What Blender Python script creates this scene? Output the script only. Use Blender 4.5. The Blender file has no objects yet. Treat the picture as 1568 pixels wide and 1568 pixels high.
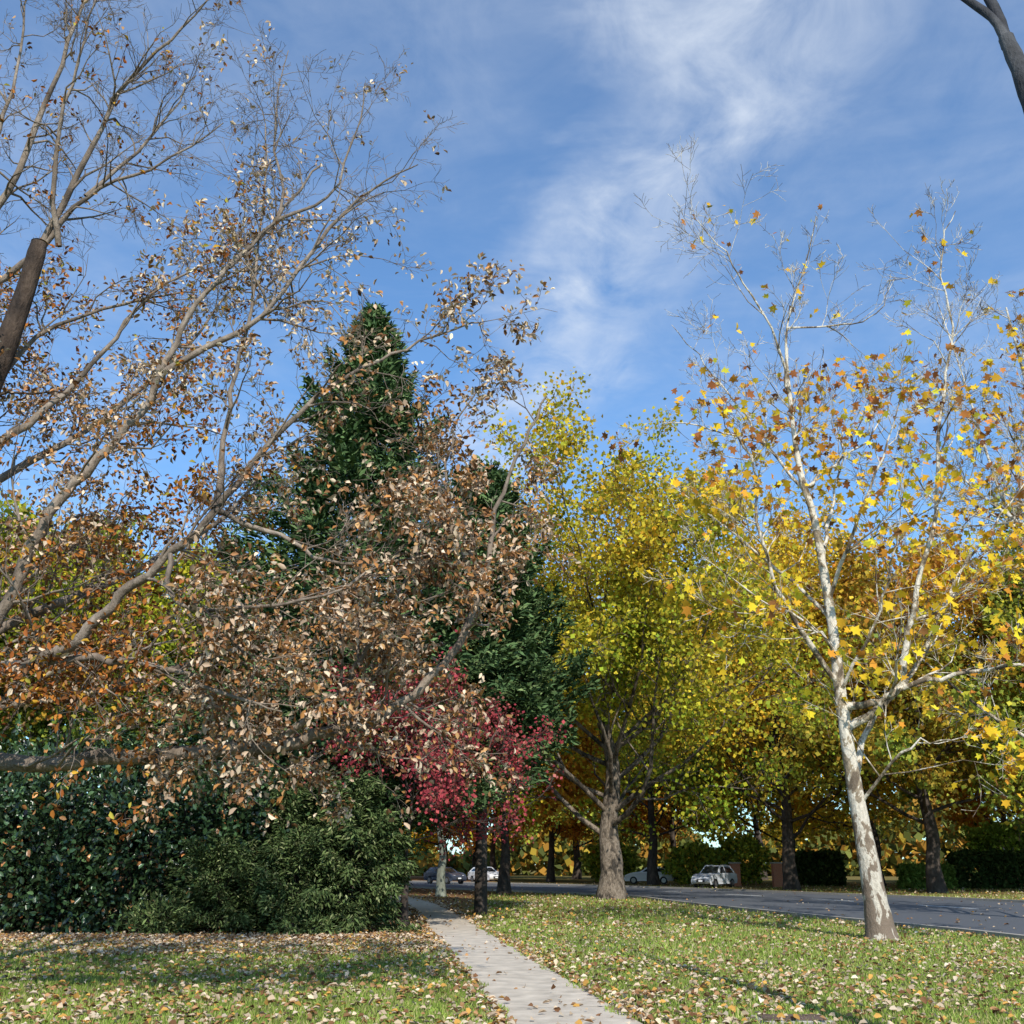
import bpy, math, random
import numpy as np
random.seed(7); rng=np.random.default_rng(7)
sc=bpy.context.scene
SUN_EL=38.0; SUN_AZ=10.5   # shadows travel +Y, slightly -X

# ------------------------------------------------------------------ helpers
def link(o,parent=None):
    sc.collection.objects.link(o)
    if parent: o.parent=parent
    return o
def empty(name,loc=(0,0,0),rot=0.0,scale=1.0):
    e=bpy.data.objects.new(name,None); e.empty_display_size=.2
    e.location=loc; e.rotation_euler=(0,0,rot); e.scale=(scale,)*3
    return link(e)
def nodes(name):
    m=bpy.data.materials.new(name); m.use_nodes=True
    nt=m.node_tree; nt.nodes.clear(); return m,nt
def N(nt,t,**k):
    n=nt.nodes.new(t)
    for a,b in k.items(): setattr(n,a,b)
    return n
def ramp(nt,fac,stops):
    r=N(nt,'ShaderNodeValToRGB'); cr=r.color_ramp
    while len(cr.elements)<len(stops): cr.elements.new(.5)
    for e,(p,c) in zip(cr.elements,stops):
        e.position=p; e.color=tuple(c)+(1,) if len(c)==3 else c
    nt.links.new(fac,r.inputs[0]); return r.outputs[0]
def noise(nt,vec,scale,detail=4,rough=.55,dist=0.0):
    n=N(nt,'ShaderNodeTexNoise'); n.inputs['Scale'].default_value=scale
    n.inputs['Detail'].default_value=detail; n.inputs['Roughness'].default_value=rough
    n.inputs['Distortion'].default_value=dist
    nt.links.new(vec,n.inputs['Vector']); return n.outputs['Fac']
def mixc(nt,f,a,b,mode='MIX'):
    m=N(nt,'ShaderNodeMix'); m.data_type='RGBA'; m.blend_type=mode
    for sock,val in ((m.inputs[0],f),(m.inputs[6],a),(m.inputs[7],b)):
        if hasattr(val,'is_linked'): nt.links.new(val,sock)
        else: sock.default_value=val if not isinstance(val,tuple) else (val+(1,) if len(val)==3 else val)
    return m.outputs[2]
def out(nt,sh):
    o=N(nt,'ShaderNodeOutputMaterial'); nt.links.new(sh,o.inputs[0])
def simple(name,col,rough=.6,metal=0.0,spec=.5,bump=0,bscale=30,var=0.0):
    m,nt=nodes(name); b=N(nt,'ShaderNodeBsdfPrincipled')
    b.inputs['Roughness'].default_value=rough; b.inputs['Metallic'].default_value=metal
    b.inputs['Specular IOR Level'].default_value=spec
    tc=N(nt,'ShaderNodeTexCoord')
    f=noise(nt,tc.outputs['Object'],bscale,5)
    if var>0:
        c=ramp(nt,f,[(.3,tuple(x*(1-var) for x in col)),(.7,tuple(min(1,x*(1+var)) for x in col))])
        nt.links.new(c,b.inputs[0])
    else: b.inputs[0].default_value=col+(1,)
    if bump:
        bp=N(nt,'ShaderNodeBump'); bp.inputs['Strength'].default_value=bump
        nt.links.new(f,bp.inputs['Height']); nt.links.new(bp.outputs[0],b.inputs['Normal'])
    out(nt,b.outputs[0]); return m
def leafmat(name,trans=.35,rough=.55,spec=0):
    m,nt=nodes(name); a=N(nt,'ShaderNodeAttribute'); a.attribute_name='Col'
    if spec>0:
        b=N(nt,'ShaderNodeBsdfPrincipled'); b.inputs['Roughness'].default_value=rough
        b.inputs['Specular IOR Level'].default_value=spec
    else: b=N(nt,'ShaderNodeBsdfDiffuse')
    nt.links.new(a.outputs['Color'],b.inputs[0])
    if trans>0:
        t=N(nt,'ShaderNodeBsdfTranslucent'); nt.links.new(a.outputs['Color'],t.inputs[0])
        mx=N(nt,'ShaderNodeMixShader'); mx.inputs[0].default_value=trans
        nt.links.new(b.outputs[0],mx.inputs[1]); nt.links.new(t.outputs[0],mx.inputs[2]); out(nt,mx.outputs[0])
    else: out(nt,b.outputs[0])
    return m
M_leaf=leafmat('leaf_soft',.36); M_gloss=leafmat('leaf_glossy',0,.3,.5); M_dry=leafmat('leaf_dry',.15)
M_needle=leafmat('leaf_needle',0); M_grass=leafmat('grass_blade',.15)

def bark(name,c1,c2,c3,scale=3.0,patch=False,base=None,mott=.45):
    m,nt=nodes(name); tc=N(nt,'ShaderNodeTexCoord'); mp=N(nt,'ShaderNodeMapping')
    mp.inputs['Scale'].default_value=(1,1,.45) if not patch else (1,1,.6)
    nt.links.new(tc.outputs['Object'],mp.inputs[0]); v=mp.outputs[0]
    b=N(nt,'ShaderNodeBsdfPrincipled'); b.inputs['Roughness'].default_value=.85; b.inputs['Specular IOR Level'].default_value=.2
    n1=noise(nt,v,scale,6,.6,.6); n2=noise(nt,v,scale*4.5,5,.65)
    if patch: col=ramp(nt,n1,[(.43,c3),(.45,c2),(.5,c2),(.515,c1)])
    else: col=ramp(nt,n1,[(.3,c3),(.5,c2),(.7,c1)])
    col=mixc(nt,mott,col,ramp(nt,n2,[(.38,(.2,.17,.15)),(.6,(1,1,1))]),'MULTIPLY')
    if base:
        sp=N(nt,'ShaderNodeSeparateXYZ'); nt.links.new(tc.outputs['Object'],sp.inputs[0])
        mr=N(nt,'ShaderNodeMapRange'); mr.inputs[1].default_value=base[1]*.3; mr.inputs[2].default_value=base[1]; mr.inputs[3].default_value=1.0; mr.inputs[4].default_value=0
        nt.links.new(sp.outputs[2],mr.inputs[0])
        ad=N(nt,'ShaderNodeMath',operation='MULTIPLY'); nt.links.new(mr.outputs[0],ad.inputs[0]); nt.links.new(ramp(nt,n1,[(.49,(1,1,1)),(.53,(.25,.25,.25))]),ad.inputs[1])
        col=mixc(nt,ad.outputs[0],col,base[0])
    nt.links.new(col,b.inputs[0])
    bp=N(nt,'ShaderNodeBump'); bp.inputs['Strength'].default_value=.8; bp.inputs['Distance'].default_value=.06
    nt.links.new(n2,bp.inputs['Height']); nt.links.new(bp.outputs[0],b.inputs['Normal'])
    out(nt,b.outputs[0]); return m
M_oak=bark('bark_oak',(.42,.34,.27),(.25,.195,.15),(.09,.07,.055),2.5)
M_oakdark=bark('bark_oak_dark',(.13,.09,.065),(.08,.055,.04),(.03,.022,.018),3)
M_plane=bark('bark_plane',(.74,.67,.55),(.36,.29,.2),(.15,.115,.08),3.0,True,((.2,.15,.11),4.2),.34)
M_plane2=bark('bark_plane_old',(.26,.21,.16),(.15,.12,.09),(.06,.05,.04),2.6,True,None,.6)
M_dark=bark('bark_dark',(.13,.1,.08),(.07,.055,.045),(.03,.025,.02),2)
M_gum=bark('bark_gum',(.34,.36,.3),(.22,.24,.19),(.14,.14,.11),1.5)

# ------------------------------------------------------------------ mesh batches
def raw_mesh(name,verts,faces_flat,counts,mat,cols=None,smooth=False):
    me=bpy.data.meshes.new(name)
    nv=len(verts); me.vertices.add(nv); me.vertices.foreach_set('co',np.asarray(verts,np.float32).ravel())
    me.loops.add(len(faces_flat)); me.loops.foreach_set('vertex_index',np.asarray(faces_flat,np.int32))
    counts=np.asarray(counts,np.int32); st=np.zeros(len(counts),np.int32); st[1:]=np.cumsum(counts)[:-1]
    me.polygons.add(len(counts)); me.polygons.foreach_set('loop_start',st); me.polygons.foreach_set('loop_total',counts)
    if smooth: me.polygons.foreach_set('use_smooth',np.ones(len(counts),bool))
    if cols is not None:
        ca=me.color_attributes.new('Col','FLOAT_COLOR','POINT')
        c4=np.ones((nv,4),np.float32); c4[:,:3]=cols; ca.data.foreach_set('color',c4.ravel())
    me.materials.append(mat); me.update(calc_edges=True); me.validate(); return me

TMPL={
 'quad':(np.array([[0,0,0],[.42,.5,.12],[0,1,0],[-.42,.5,.12]]),[[0,1,2,3]]),
 'oval':(np.array([[0,0,0],[.24,.3,.1],[.27,.68,.12],[0,1,-.08],[-.27,.68,.12],[-.24,.3,.1]]),[[0,1,2,3],[0,3,4,5]]),
 'curl':(np.array([[0,0,0],[.2,.25,.16],[.24,.62,.26],[.05,1,-.02],[-.26,.7,.2],[-.18,.3,.2]]),[[0,1,2,3],[0,3,4,5]]),
 'maple':(np.array([[0,0,0],[.2,.08,.05],[.5,.12,.12],[.3,.38,.06],[.48,.72,.1],[.18,.66,.02],[0,1.0,-.06],[-.18,.66,.02],[-.48,.72,.1],[-.3,.38,.06],[-.5,.12,.12],[-.2,.08,.05]]),
          [[0,1,2,3],[0,3,4,5],[0,5,6,7],[0,7,8,9],[0,9,10,11]]),
 'blade':(np.array([[-.5,0,0],[.5,0,0],[0,1,.0]]),[[0,1,2]]),
 'spray':(np.array([[-.06,0,0],[.08,.0,.02],[.15,.5,.06],[0,1,-.12],[-.15,.45,.06]]),[[0,1,2,3,4]]),
}
def nrm(a): return a/np.maximum(np.linalg.norm(a,axis=1,keepdims=True),1e-9)
def leaf_mesh(name,pos,size,col,mat,tm='quad',normal_bias=(0,-.45,.45),bias=1.0,axis=None,axis_jit=1.0,width=1.0,jit=.22):
    tv,tf=TMPL[tm]; n=len(pos); k=len(tv)
    if axis is None: ax=nrm(rng.normal(size=(n,3))+np.array([0,0,-.5]))
    else: ax=nrm(axis+rng.normal(size=(n,3))*axis_jit)
    nn=rng.normal(size=(n,3))+np.array(normal_bias)*bias*2
    nn=nrm(nn-ax*np.sum(nn*ax,axis=1,keepdims=True)); sd=np.cross(ax,nn)
    s=np.asarray(size).reshape(-1,1,1) if np.ndim(size) else size
    V=pos[:,None,:]+s*(tv[None,:,0:1]*width*sd[:,None,:]+tv[None,:,1:2]*ax[:,None,:]+tv[None,:,2:3]*nn[:,None,:])
    V=V.reshape(-1,3)
    fl=np.concatenate([np.array(f) for f in tf]); F=(np.arange(n)[:,None]*k+fl[None,:]).ravel()
    cnt=np.tile([len(f) for f in tf],n)
    c=np.clip(col*(1+rng.normal(size=(n,1))*jit),.004,.95); c=np.repeat(c,k,axis=0)
    return raw_mesh(name,V,F,cnt,mat,c)

def tube_mesh(name,polys,mat):
    groups={}
    for pts,rad,s in polys: groups.setdefault((len(pts),s),[]).append((pts,rad))
    VV=[];FF=[];off=0
    for (P,s),lst in groups.items():
        A=np.array([l[0] for l in lst],float); R=np.array([l[1] for l in lst],float); n=len(lst)
        T=np.gradient(A,axis=1); T/=np.maximum(np.linalg.norm(T,axis=2,keepdims=True),1e-9)
        D=A[:,-1]-A[:,0]; ref=np.zeros((n,3)); ref[np.arange(n),np.argmin(np.abs(D),axis=1)]=1
        n1=np.cross(T,ref[:,None,:]); n1/=np.maximum(np.linalg.norm(n1,axis=2,keepdims=True),1e-9); n2=np.cross(n1,T)
        a=np.arange(s)*2*math.pi/s
        V=A[:,:,None,:]+R[:,:,None,None]*(np.cos(a)[None,None,:,None]*n2[:,:,None,:]+np.sin(a)[None,None,:,None]*n1[:,:,None,:])
        VV.append(V.reshape(-1,3))
        i=np.arange(n)[:,None,None]*P*s; j=np.arange(P-1)[None,:,None]*s; q=np.arange(s)[None,None,:]; q2=(q+1)%s
        f=np.stack([i+j+q,i+j+q2,i+j+s+q2,i+j+s+q],-1).reshape(-1)+off
        FF.append(f); off+=n*P*s
    F=np.concatenate(FF); return raw_mesh(name,np.concatenate(VV),F,np.full(len(F)//4,4),mat,smooth=True)

# ------------------------------------------------------------------ branch growth
def vadd(a,b,k=1.0): return (a[0]+b[0]*k,a[1]+b[1]*k,a[2]+b[2]*k)
def vn(a):
    l=math.sqrt(a[0]*a[0]+a[1]*a[1]+a[2]*a[2]) or 1e-9
    return (a[0]/l,a[1]/l,a[2]/l)
G=random.gauss; U=random.uniform
class Tree:
    def __init__(s): s.polys=[]; s.sites=[]
def side_dir(d,ang):
    r=(G(0,1),G(0,1),G(0,1)); k=r[0]*d[0]+r[1]*d[1]+r[2]*d[2]
    r=vn((r[0]-k*d[0],r[1]-k*d[1],r[2]-k*d[2])); c,s=math.cos(ang),math.sin(ang)
    return (d[0]*c+r[0]*s,d[1]*c+r[1]*s,d[2]*c+r[2]*s)
SEG=[7,5,4,3]; 
def branch(T,p,d,L,r,lvl,cfg):
    n=SEG[lvl]; st=L/n; w=cfg.get('w',.22)*(.6 if lvl==0 else 1); up=cfg['up'][lvl]; pts=[p]; rad=[r]; dirs=[d]
    for i in range(n):
        d=vn((d[0]+G(0,w),d[1]+G(0,w),d[2]+G(0,w)+up)); p=vadd(p,d,st); pts.append(p)
        rad.append(max(r*(1-.85*(i+1)/n),cfg.get('rmin',.003))); dirs.append(d)
    T.polys.append((pts,rad,[6,5,4,3][lvl]))
    if lvl>=cfg['max']:
        T.sites.append(pts[-1]+d)
        return
    if cfg.get('dense') and lvl>=1: T.sites.append(pts[n//2+1]+d)
    for c in range(cfg['n'][lvl]):
        f=U(.2,1.0); x=f*n; i=min(int(x),n-1); q=x-i
        pp=tuple(pts[i][k]*(1-q)+pts[i+1][k]*q for k in range(3)); rr=rad[i]*(1-q)+rad[i+1]*q
        cd=side_dir(dirs[i+1],math.radians(U(25,65)))
        branch(T,pp,cd,L*cfg['ratio'][lvl]*U(.6,1.15)*(1.15-.45*f),max(rr*.6,cfg.get('rmin',.003)),lvl+1,cfg)
def smooth(pts,k=4):
    P=[pts[0]]+list(pts)+[pts[-1]]; o=[]
    for i in range(1,len(P)-2):
        a,b,c,d=P[i-1],P[i],P[i+1],P[i+2]
        for j in range(k):
            t=j/k; o.append(tuple(.5*((2*b[m])+(-a[m]+c[m])*t+(2*a[m]-5*b[m]+4*c[m]-d[m])*t*t+(-a[m]+3*b[m]-3*c[m]+d[m])*t**3) for m in range(3)))
    o.append(tuple(pts[-1])); return o
def limb(T,pts,r0,r1,dens,Lr,cfg,start=0.1,sides=10,lvl=1,wob=.0):
    s=smooth(pts); n=len(s)
    if wob: s=[s[0]]+[(p[0]+G(0,wob),p[1]+G(0,wob),p[2]+G(0,wob)) for p in s[1:]]
    rad=[(r0+(r1-r0)*(i/(n-1))**.8)*U(.92,1.08) for i in range(n)]
    T.polys.append((s,rad,sides))
    seg=[math.dist(s[i],s[i+1]) for i in range(n-1)]; tot=sum(seg)
    for c in range(int(tot*dens)):
        f=U(start,1.0); x=f*tot; i=0
        while i<n-2 and x>seg[i]: x-=seg[i]; i+=1
        q=min(x/seg[i],1); pp=tuple(s[i][k]*(1-q)+s[i+1][k]*q for k in range(3))
        d=vn(tuple(s[i+1][k]-s[i][k] for k in range(3)))
        cd=side_dir(d,math.radians(U(25,70)))
        L=U(*Lr)*(1.2-.5*f); r=min((rad[i])*.55,.011*L+.005)
        branch(T,pp,cd,L,r,lvl,cfg)
def pal(n,cols,w):
    c=np.array(cols); w=np.array(w,float); return c[rng.choice(len(c),size=n,p=w/w.sum())]
def field(p,s=1.0,ph=0.0):
    p=p*s; return .5+.5*np.sin(p[:,0]*1.3+ph+1.7*np.sin(p[:,1]*.7+ph))*np.cos(p[:,2]*1.1+ph+np.sin(p[:,0]*.8))
def finish(name,T,barkm,leafme,loc=(0,0,0),rot=0,scale=1):
    e=empty(name,loc,rot,scale)
    me=tube_mesh(name+'_wood',T.polys,barkm); o=bpy.data.objects.new('trunk_and_branches',me); link(o,e)
    if leafme: link(bpy.data.objects.new('leaves',leafme),e)
    return e,me

# ================================================================== OAK (foreground left)
oak=Tree(); cfgO={'up':[.03,.03,.02,0],'n':[6,6,6,0],'ratio':[.5,.5,.42,0],'max':3,'w':.26,'rmin':.003}
big=((-8.6,13.6,-.1),(-8.5,13.5,1.5),(-8.3,13.4,3.0),(-8.1,13.3,4.6),(-7.75,13.1,6.0),(-7.4,13.0,7.6),(-7.1,13,9.2),(-6.98,13,10.29))
darkoak=Tree(); limb(darkoak,big,.38,.115,.5,(1.2,2.2),cfgO,.6,14)
LO=[
 ([(-8.3,13.4,2.2),(-7.3,13.2,2.6),(-6.33,13,2.77),(-4.65,13,2.9),(-3.1,13,3.0),(-2.32,13,3.18),(-1.6,13,3.43),(-1.03,13,3.84),(-.58,13,4.5),(-.38,13,5.2),(-.21,13,6.1),(.14,13,7.07),(.5,13,7.8)],.13,.014),
 ([(-8.1,13.2,3.2),(-7.01,13,3.84),(-6.43,12.8,4.99),(-6.02,12.6,5.9),(-5.64,12.6,6.53),(-5.12,12.6,7.19),(-4.76,12.6,7.97),(-4.5,12.6,8.88),(-4.05,12.7,9.68),(-3.48,12.8,10.52),(-2.92,13,11.7)],.11,.016),
 ([(-8.2,13.3,3.0),(-6.98,13,3.67),(-5.59,12.5,4.08),(-5.08,12.3,4.44),(-4.69,12.2,4.83),(-4.18,12,5.19),(-3.68,12,5.78),(-3.17,12,6.57),(-2.56,12,7.29),(-1.94,12.2,7.86),(-1.28,12.4,8.31),(-.4,12.6,8.8)],.1,.01),
 ([(-3.68,12,5.78),(-3.75,12.3,6.6),(-3.77,12.5,7.62),(-3.69,12.8,8.99),(-3.74,13,10.77),(-3.83,13.2,12.6)],.05,.01),
 ([(-7.6,13,6.31),(-6.83,13.2,7.46),(-6.44,13.4,8.06),(-6,13.5,8.74),(-5.49,13.6,9.79),(-4.62,13.8,10.49)],.07,.012),
 ([(-7.4,13,7.6),(-7.03,13.5,9.0),(-5.86,13.6,9.62),(-4.87,13.8,9.97)],.05,.01),
 ([(-3.68,12,5.78),(-2.84,12,5.44),(-2.26,12,5.1),(-1.49,12.2,5.16),(-.7,12.5,5.42)],.04,.008),
 ([(-4.18,12,5.19),(-3.97,11.8,4.56),(-2.91,11.6,4.43),(-1.94,11.6,4.67),(-1.14,11.8,5.37)],.04,.008),
 ([(-4.76,12.6,7.97),(-3.5,12.6,8.88),(-2.71,12.8,10.4),(-2.11,13,11.23),(-1.43,13,11.7)],.05,.008),
 ([(-7.9,13.5,8),(-8.36,14,9.8),(-7.5,14,10.86),(-6.91,14,11.84),(-5.92,14,12.4),(-4.93,14.3,13.5)],.08,.01),
 ([(-8.2,13.5,7),(-8.97,14.5,10.7),(-8.34,14.5,12.7),(-8.05,14.5,14.5),(-7.73,14.5,16.4),(-7.6,14.5,17.8)],.1,.01),
 ([(-8.6,13.8,9),(-8.92,14,11.84),(-8.5,14,13.13),(-8.43,14,14.8),(-8.5,14,16.6)],.07,.01),
 ([(-7.5,14,10.86),(-6.93,14,12.74),(-6.46,14,14.2),(-5.69,14,15.3),(-5,14,16.3)],.06,.01),
 ([(-7.2,14,10.9),(-7.3,13.6,12.4),(-7.1,13.4,14),(-6.9,13.3,15.6)],.05,.01),
 ([(-6.9,14,11.84),(-6.1,14.4,13.4),(-5.6,14.6,14.8)],.04,.01),
 ([(-4.05,12.7,9.68),(-3.46,13,10.9),(-3.75,13.3,12.55),(-3.71,13.5,14.3)],.035,.007),
 ([(-3.48,12.8,10.52),(-2.79,13,11.1),(-2.4,13,12.3),(-2.3,13,13.2)],.03,.007),
 ([(-3.1,13,3),(-2.12,12.6,3.6),(-1.79,12.4,4.13),(-1.48,12.3,4.6),(-1.03,12.3,5.88)],.05,.008),
 ([(-8,13.4,4),(-5.54,12.6,4),(-4.33,12.2,3.86),(-3.39,12,3.51),(-2.66,11.9,3.27)],.07,.01),
 ([(-8.1,13.5,4),(-6.6,14.5,5.2),(-5.2,15.5,6.4),(-4.6,16.5,7.6),(-4.3,17,8.6)],.09,.01),
 ([(-8.1,13.5,3.4),(-6.2,15,4),(-4.4,16,4.8),(-3.4,16.5,5.0),(-2.6,16.8,5.4)],.09,.01),
 ([(-8.3,13.5,6),(-7,15,8),(-5.8,16,10),(-5,16.5,12)],.08,.01),
 ([(-.38,13,5.2),(-.9,12.8,6.2),(-.8,12.8,7.2),(-.5,12.8,7.8)],.03,.008),
]
for pts,a,b in LO: limb(oak,pts,a,b,2.9,(1.0,1.9),cfgO,.18,9,1,.02)
S=np.array(oak.sites+darkoak.sites)
z=S[:,2]; x=S[:,0]
pk=np.clip(1.3-(z-4.4)*.175,.05,1)
pk=np.where((x>-3.8)&(x<-1.2)&(z>5.0)&(z<10.5),pk*.42,pk)
pk=np.where((z>7)&(z<12)&(x>-5.5)&(field(S[:,:3],.8,1.)>.74),pk+.2,pk)
pk=np.where((x>-1.2)&(z>5)&(z<8.2),np.maximum(pk,.6),pk)
clump=field(S[:,:3],2.1,.3); pk=pk*np.where(clump>.42,1.1,.6)
keep=rng.random(len(S))<pk; S=S[keep]
reps=5; P=np.repeat(S[:,:3],reps,0)+rng.normal(size=(len(S)*reps,3))*.06
D=np.repeat(S[:,3:],reps,0)
c=pal(len(P),[(.5,.36,.25),(.62,.49,.35),(.3,.15,.07),(.42,.2,.07),(.16,.08,.04),(.46,.27,.12)],[3.5,2.4,2.6,1.8,1.8,1.5])
f=field(P,.55,2.2); left=(P[:,0]<-3.8)&(f>.45)
orange=pal(len(P),[(.42,.16,.035),(.3,.1,.03),(.5,.29,.04),(.3,.26,.045),(.17,.07,.025)],[3,3,1.5,1,1.8]); c=np.where((left&(rng.random(len(P))<.72))[:,None],orange,c)
pale=pal(len(P),[(.7,.58,.42),(.54,.41,.27)],[1,1.3]); c=np.where(((P[:,2]>7.5)&(P[:,0]>-5.5)&(rng.random(len(P))<.5))[:,None],pale,c)
lm=leaf_mesh('oak_leaves',P,rng.uniform(.055,.115,len(P)),c,M_dry,'curl',axis=D*.4+np.array([0,0,-.35]),axis_jit=.6)
e,_=finish('oak_tree',oak,M_oak,lm)
link(bpy.data.objects.new('main_trunk',tube_mesh('oak_main',darkoak.polys,M_oakdark)),e)
M_cut=simple('sawn_wood',(.5,.38,.24),.8,0,.2,.2,20,.25)
cv=[(-6.98+.118*math.cos(a),13+.118*math.sin(a),10.30) for a in [i*math.pi/8 for i in range(16)]]
me=bpy.data.meshes.new('cut'); me.from_pydata(cv+[(-6.98,13,10.325)],[],[(i,(i+1)%16,16) for i in range(16)]); me.materials.append(M_cut)
link(bpy.data.objects.new('sawn_end',me),e)

# ================================================================== PLANE TREE (foreground right)
pt=Tree(); cfgR={'up':[.08,.1,.09,.06],'n':[6,6,5,0],'ratio':[.5,.5,.5,0],'max':3,'w':.19,'rmin':.0055}
trunk=[(8.36,25,-.05),(8.3,25,.8),(8.24,25,1.67),(8.09,25,3.43),(8.0,25,5.27),(7.97,25,7.2),(7.8,25,9.94),(7.54,25,11.4),(7.47,25,13.5),(7.57,25,15.6),(8.3,25,17.7),(8.73,25,19.2)]
s=smooth(trunk); n=len(s)
rr=[]
for p in s:
    h=p[2]; rr.append((.27+.12*math.exp(-h*2.2)-.026*max(h,0) if h<5 else max(.15-(h-5)*.0115,.012))*U(.96,1.05))
pt.polys.append((s,rr,16))
RB=[([(8.0,25,5.2),(8.84,24.6,5.36),(9.38,24.3,5.63),(10.37,24,5.8),(11.8,23.5,6.0),(12.8,23,6.2)],.1,.02),
([(8.05,25,4.7),(9.13,24.5,5.5),(9.48,24.2,6.7),(9.8,24,7.94),(10.47,24,9.95),(10.97,24,12.4),(11.6,24,15.07),(11.6,24,17.07),(12.2,24,18.7)],.11,.01),
([(8.09,25,3.43),(8.77,25.5,4.86),(10.27,26,6.4),(12,26.5,8.97),(13.6,27,10.8),(15.1,27,12.6)],.09,.012),
([(7.98,25,5.8),(7.02,24.5,7.1),(6.46,24.2,8.0),(6.07,24,9.6),(6.04,24,11.35),(5.1,24,12.16),(3.78,24,12.3)],.075,.01),
([(7.65,25,10.9),(8.87,25.5,11.96),(10,26,12.9),(10.8,26.3,14.3)],.05,.01),
([(7.7,25,10.7),(6.9,25.3,12.1),(6.25,25.8,13.6),(5.46,26,14.9),(4.6,26,16.2)],.05,.008),
([(7.47,25,13.6),(7.15,24.6,15),(6.48,24.3,16.2),(5.78,24,17.3),(4.96,24,18.5)],.045,.008),
([(7.57,25,15.6),(9.1,25,15.7),(9.9,24.6,15.8),(10.46,24.4,16.7)],.03,.008),
([(7.95,25,7.9),(8.5,24,9.6),(9.22,23.7,11.2),(9.93,23.5,12.9)],.06,.01),
([(8.15,25,2.9),(8.93,24,4.08),(9.66,23.5,4.3),(10,23,4.1)],.045,.01),
([(7.96,25,7.4),(7,26,9),(5.8,27,10.6),(4.5,27.5,12)],.06,.01),
([(8.0,25,6.4),(7.2,24,6.9),(5.9,23.6,7.6),(4.6,23.6,8.6)],.05,.01),
([(7.98,25,5.6),(8.6,24,7),(9.0,23.4,8.4),(9.4,23.2,10)],.05,.01),
([(7.9,25,9),(8.6,26.2,10.6),(9.4,27,12.6),(9.8,27.5,14.6)],.06,.01)]
for pts,a,b in RB: limb(pt,pts,a,b,1.5,(1.4,3.2),cfgR,.2,10,1,.035)
limb(pt,trunk[5:],.06,.012,1.3,(1.3,2.6),cfgR,.25,6)
S=np.array(pt.sites); z=S[:,2]
pk=np.clip(.66-(z-6.5)*.056,.0,.8); pk=np.where(z>14.5,.04,pk); pk=np.where((z<9.5)&(S[:,0]<8.2),pk*.6,pk); S=S[rng.random(len(S))<pk]
reps=2; P=np.repeat(S[:,:3],reps,0)+rng.normal(size=(len(S)*reps,3))*.12
c=pal(len(P),[(.85,.58,.04),(.82,.46,.04),(.64,.28,.04),(.62,.58,.06),(.3,.14,.05)],[5,2.8,1.4,1.2,.6])
up_=(P[:,2]>11.5)&(rng.random(len(P))<.5); c=np.where(up_[:,None],pal(len(P),[(.5,.2,.06),(.35,.13,.05),(.7,.4,.05)],[1.6,1.3,1.2]),c)
lm=leaf_mesh('plane_leaves',P,rng.uniform(.13,.27,len(P)),c,M_leaf,'maple',axis=np.tile([0,0,-.6],(len(P),1)),axis_jit=.6)
finish('plane_tree',pt,M_plane,lm)

def bare_tree(name,base,h,r,seed,leafp=.12):
    random.seed(seed); T=Tree(); bx,by=base
    tr=[(bx,by,-.05)]+[(bx+G(0,.25),by+G(0,.25),h*f) for f in (.1,.25,.4,.55,.7,.85,1)]
    limb(T,tr,r,.03,.7,(2.5,4.5),cfgR,.3,10,0)
    for i in range(10):
        f=U(.18,.6); a=U(0,6.28); L=h*U(.3,.5); z0=h*f
        p=[(bx,by,z0)]; d=(math.cos(a)*.7,math.sin(a)*.7,U(.5,1.2)); q=p[0]
        for k in range(4): q=(q[0]+d[0]*L/4+G(0,.15),q[1]+d[1]*L/4+G(0,.15),q[2]+d[2]*L/4*(1+.25*k)); p.append(q)
        limb(T,p,r*.35,.015,1.3,(1.6,3.2),cfgR,.2,7)
    S=np.array(T.sites); S=S[rng.random(len(S))<np.clip(leafp*(2.2-S[:,2]/h*2),0,1)]
    P=S[:,:3]+rng.normal(size=(len(S),3))*.15
    c=pal(len(P),[(.75,.48,.04),(.5,.2,.04),(.3,.12,.04)],[2.5,1.3,.8])
    lm=leaf_mesh(name+'_l',P,rng.uniform(.16,.3,len(P)),c,M_leaf,'maple')
    return finish(name,T,M_plane,lm)
bare_tree('plane_tree',(17.5,31.5),20,.26,31,.34)

gt=Tree(); random.seed(5)
limb(gt,[(4.75,6.4,-.05),(4.72,6.6,2),(4.7,7.0,4.5),(4.74,7.5,6.9),(4.76,7.6,7.86),(4.77,7.7,8.5),(4.74,7.8,9.1)],.17,.07,0,(1,2),cfgR,.5,14)
limb(gt,[(4.74,7.8,9.05),(4.7,7.9,9.45),(4.55,8.2,10.1),(4.25,8.6,11.2),(3.9,8.9,12.6)],.05,.025,.8,(1,2),cfgR,.5,10)
limb(gt,[(4.74,7.8,9.0),(4.82,8.0,9.6),(4.85,8.2,10.3),(5.1,8.5,12),(5.3,8.9,13.5)],.06,.03,.8,(1,2),cfgR,.5,10)
M_smooth=bark('bark_smooth_dark',(.16,.16,.165),(.06,.06,.065),(.025,.025,.03),1.6)
finish('gum_tree',gt,M_smooth,None)

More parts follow.
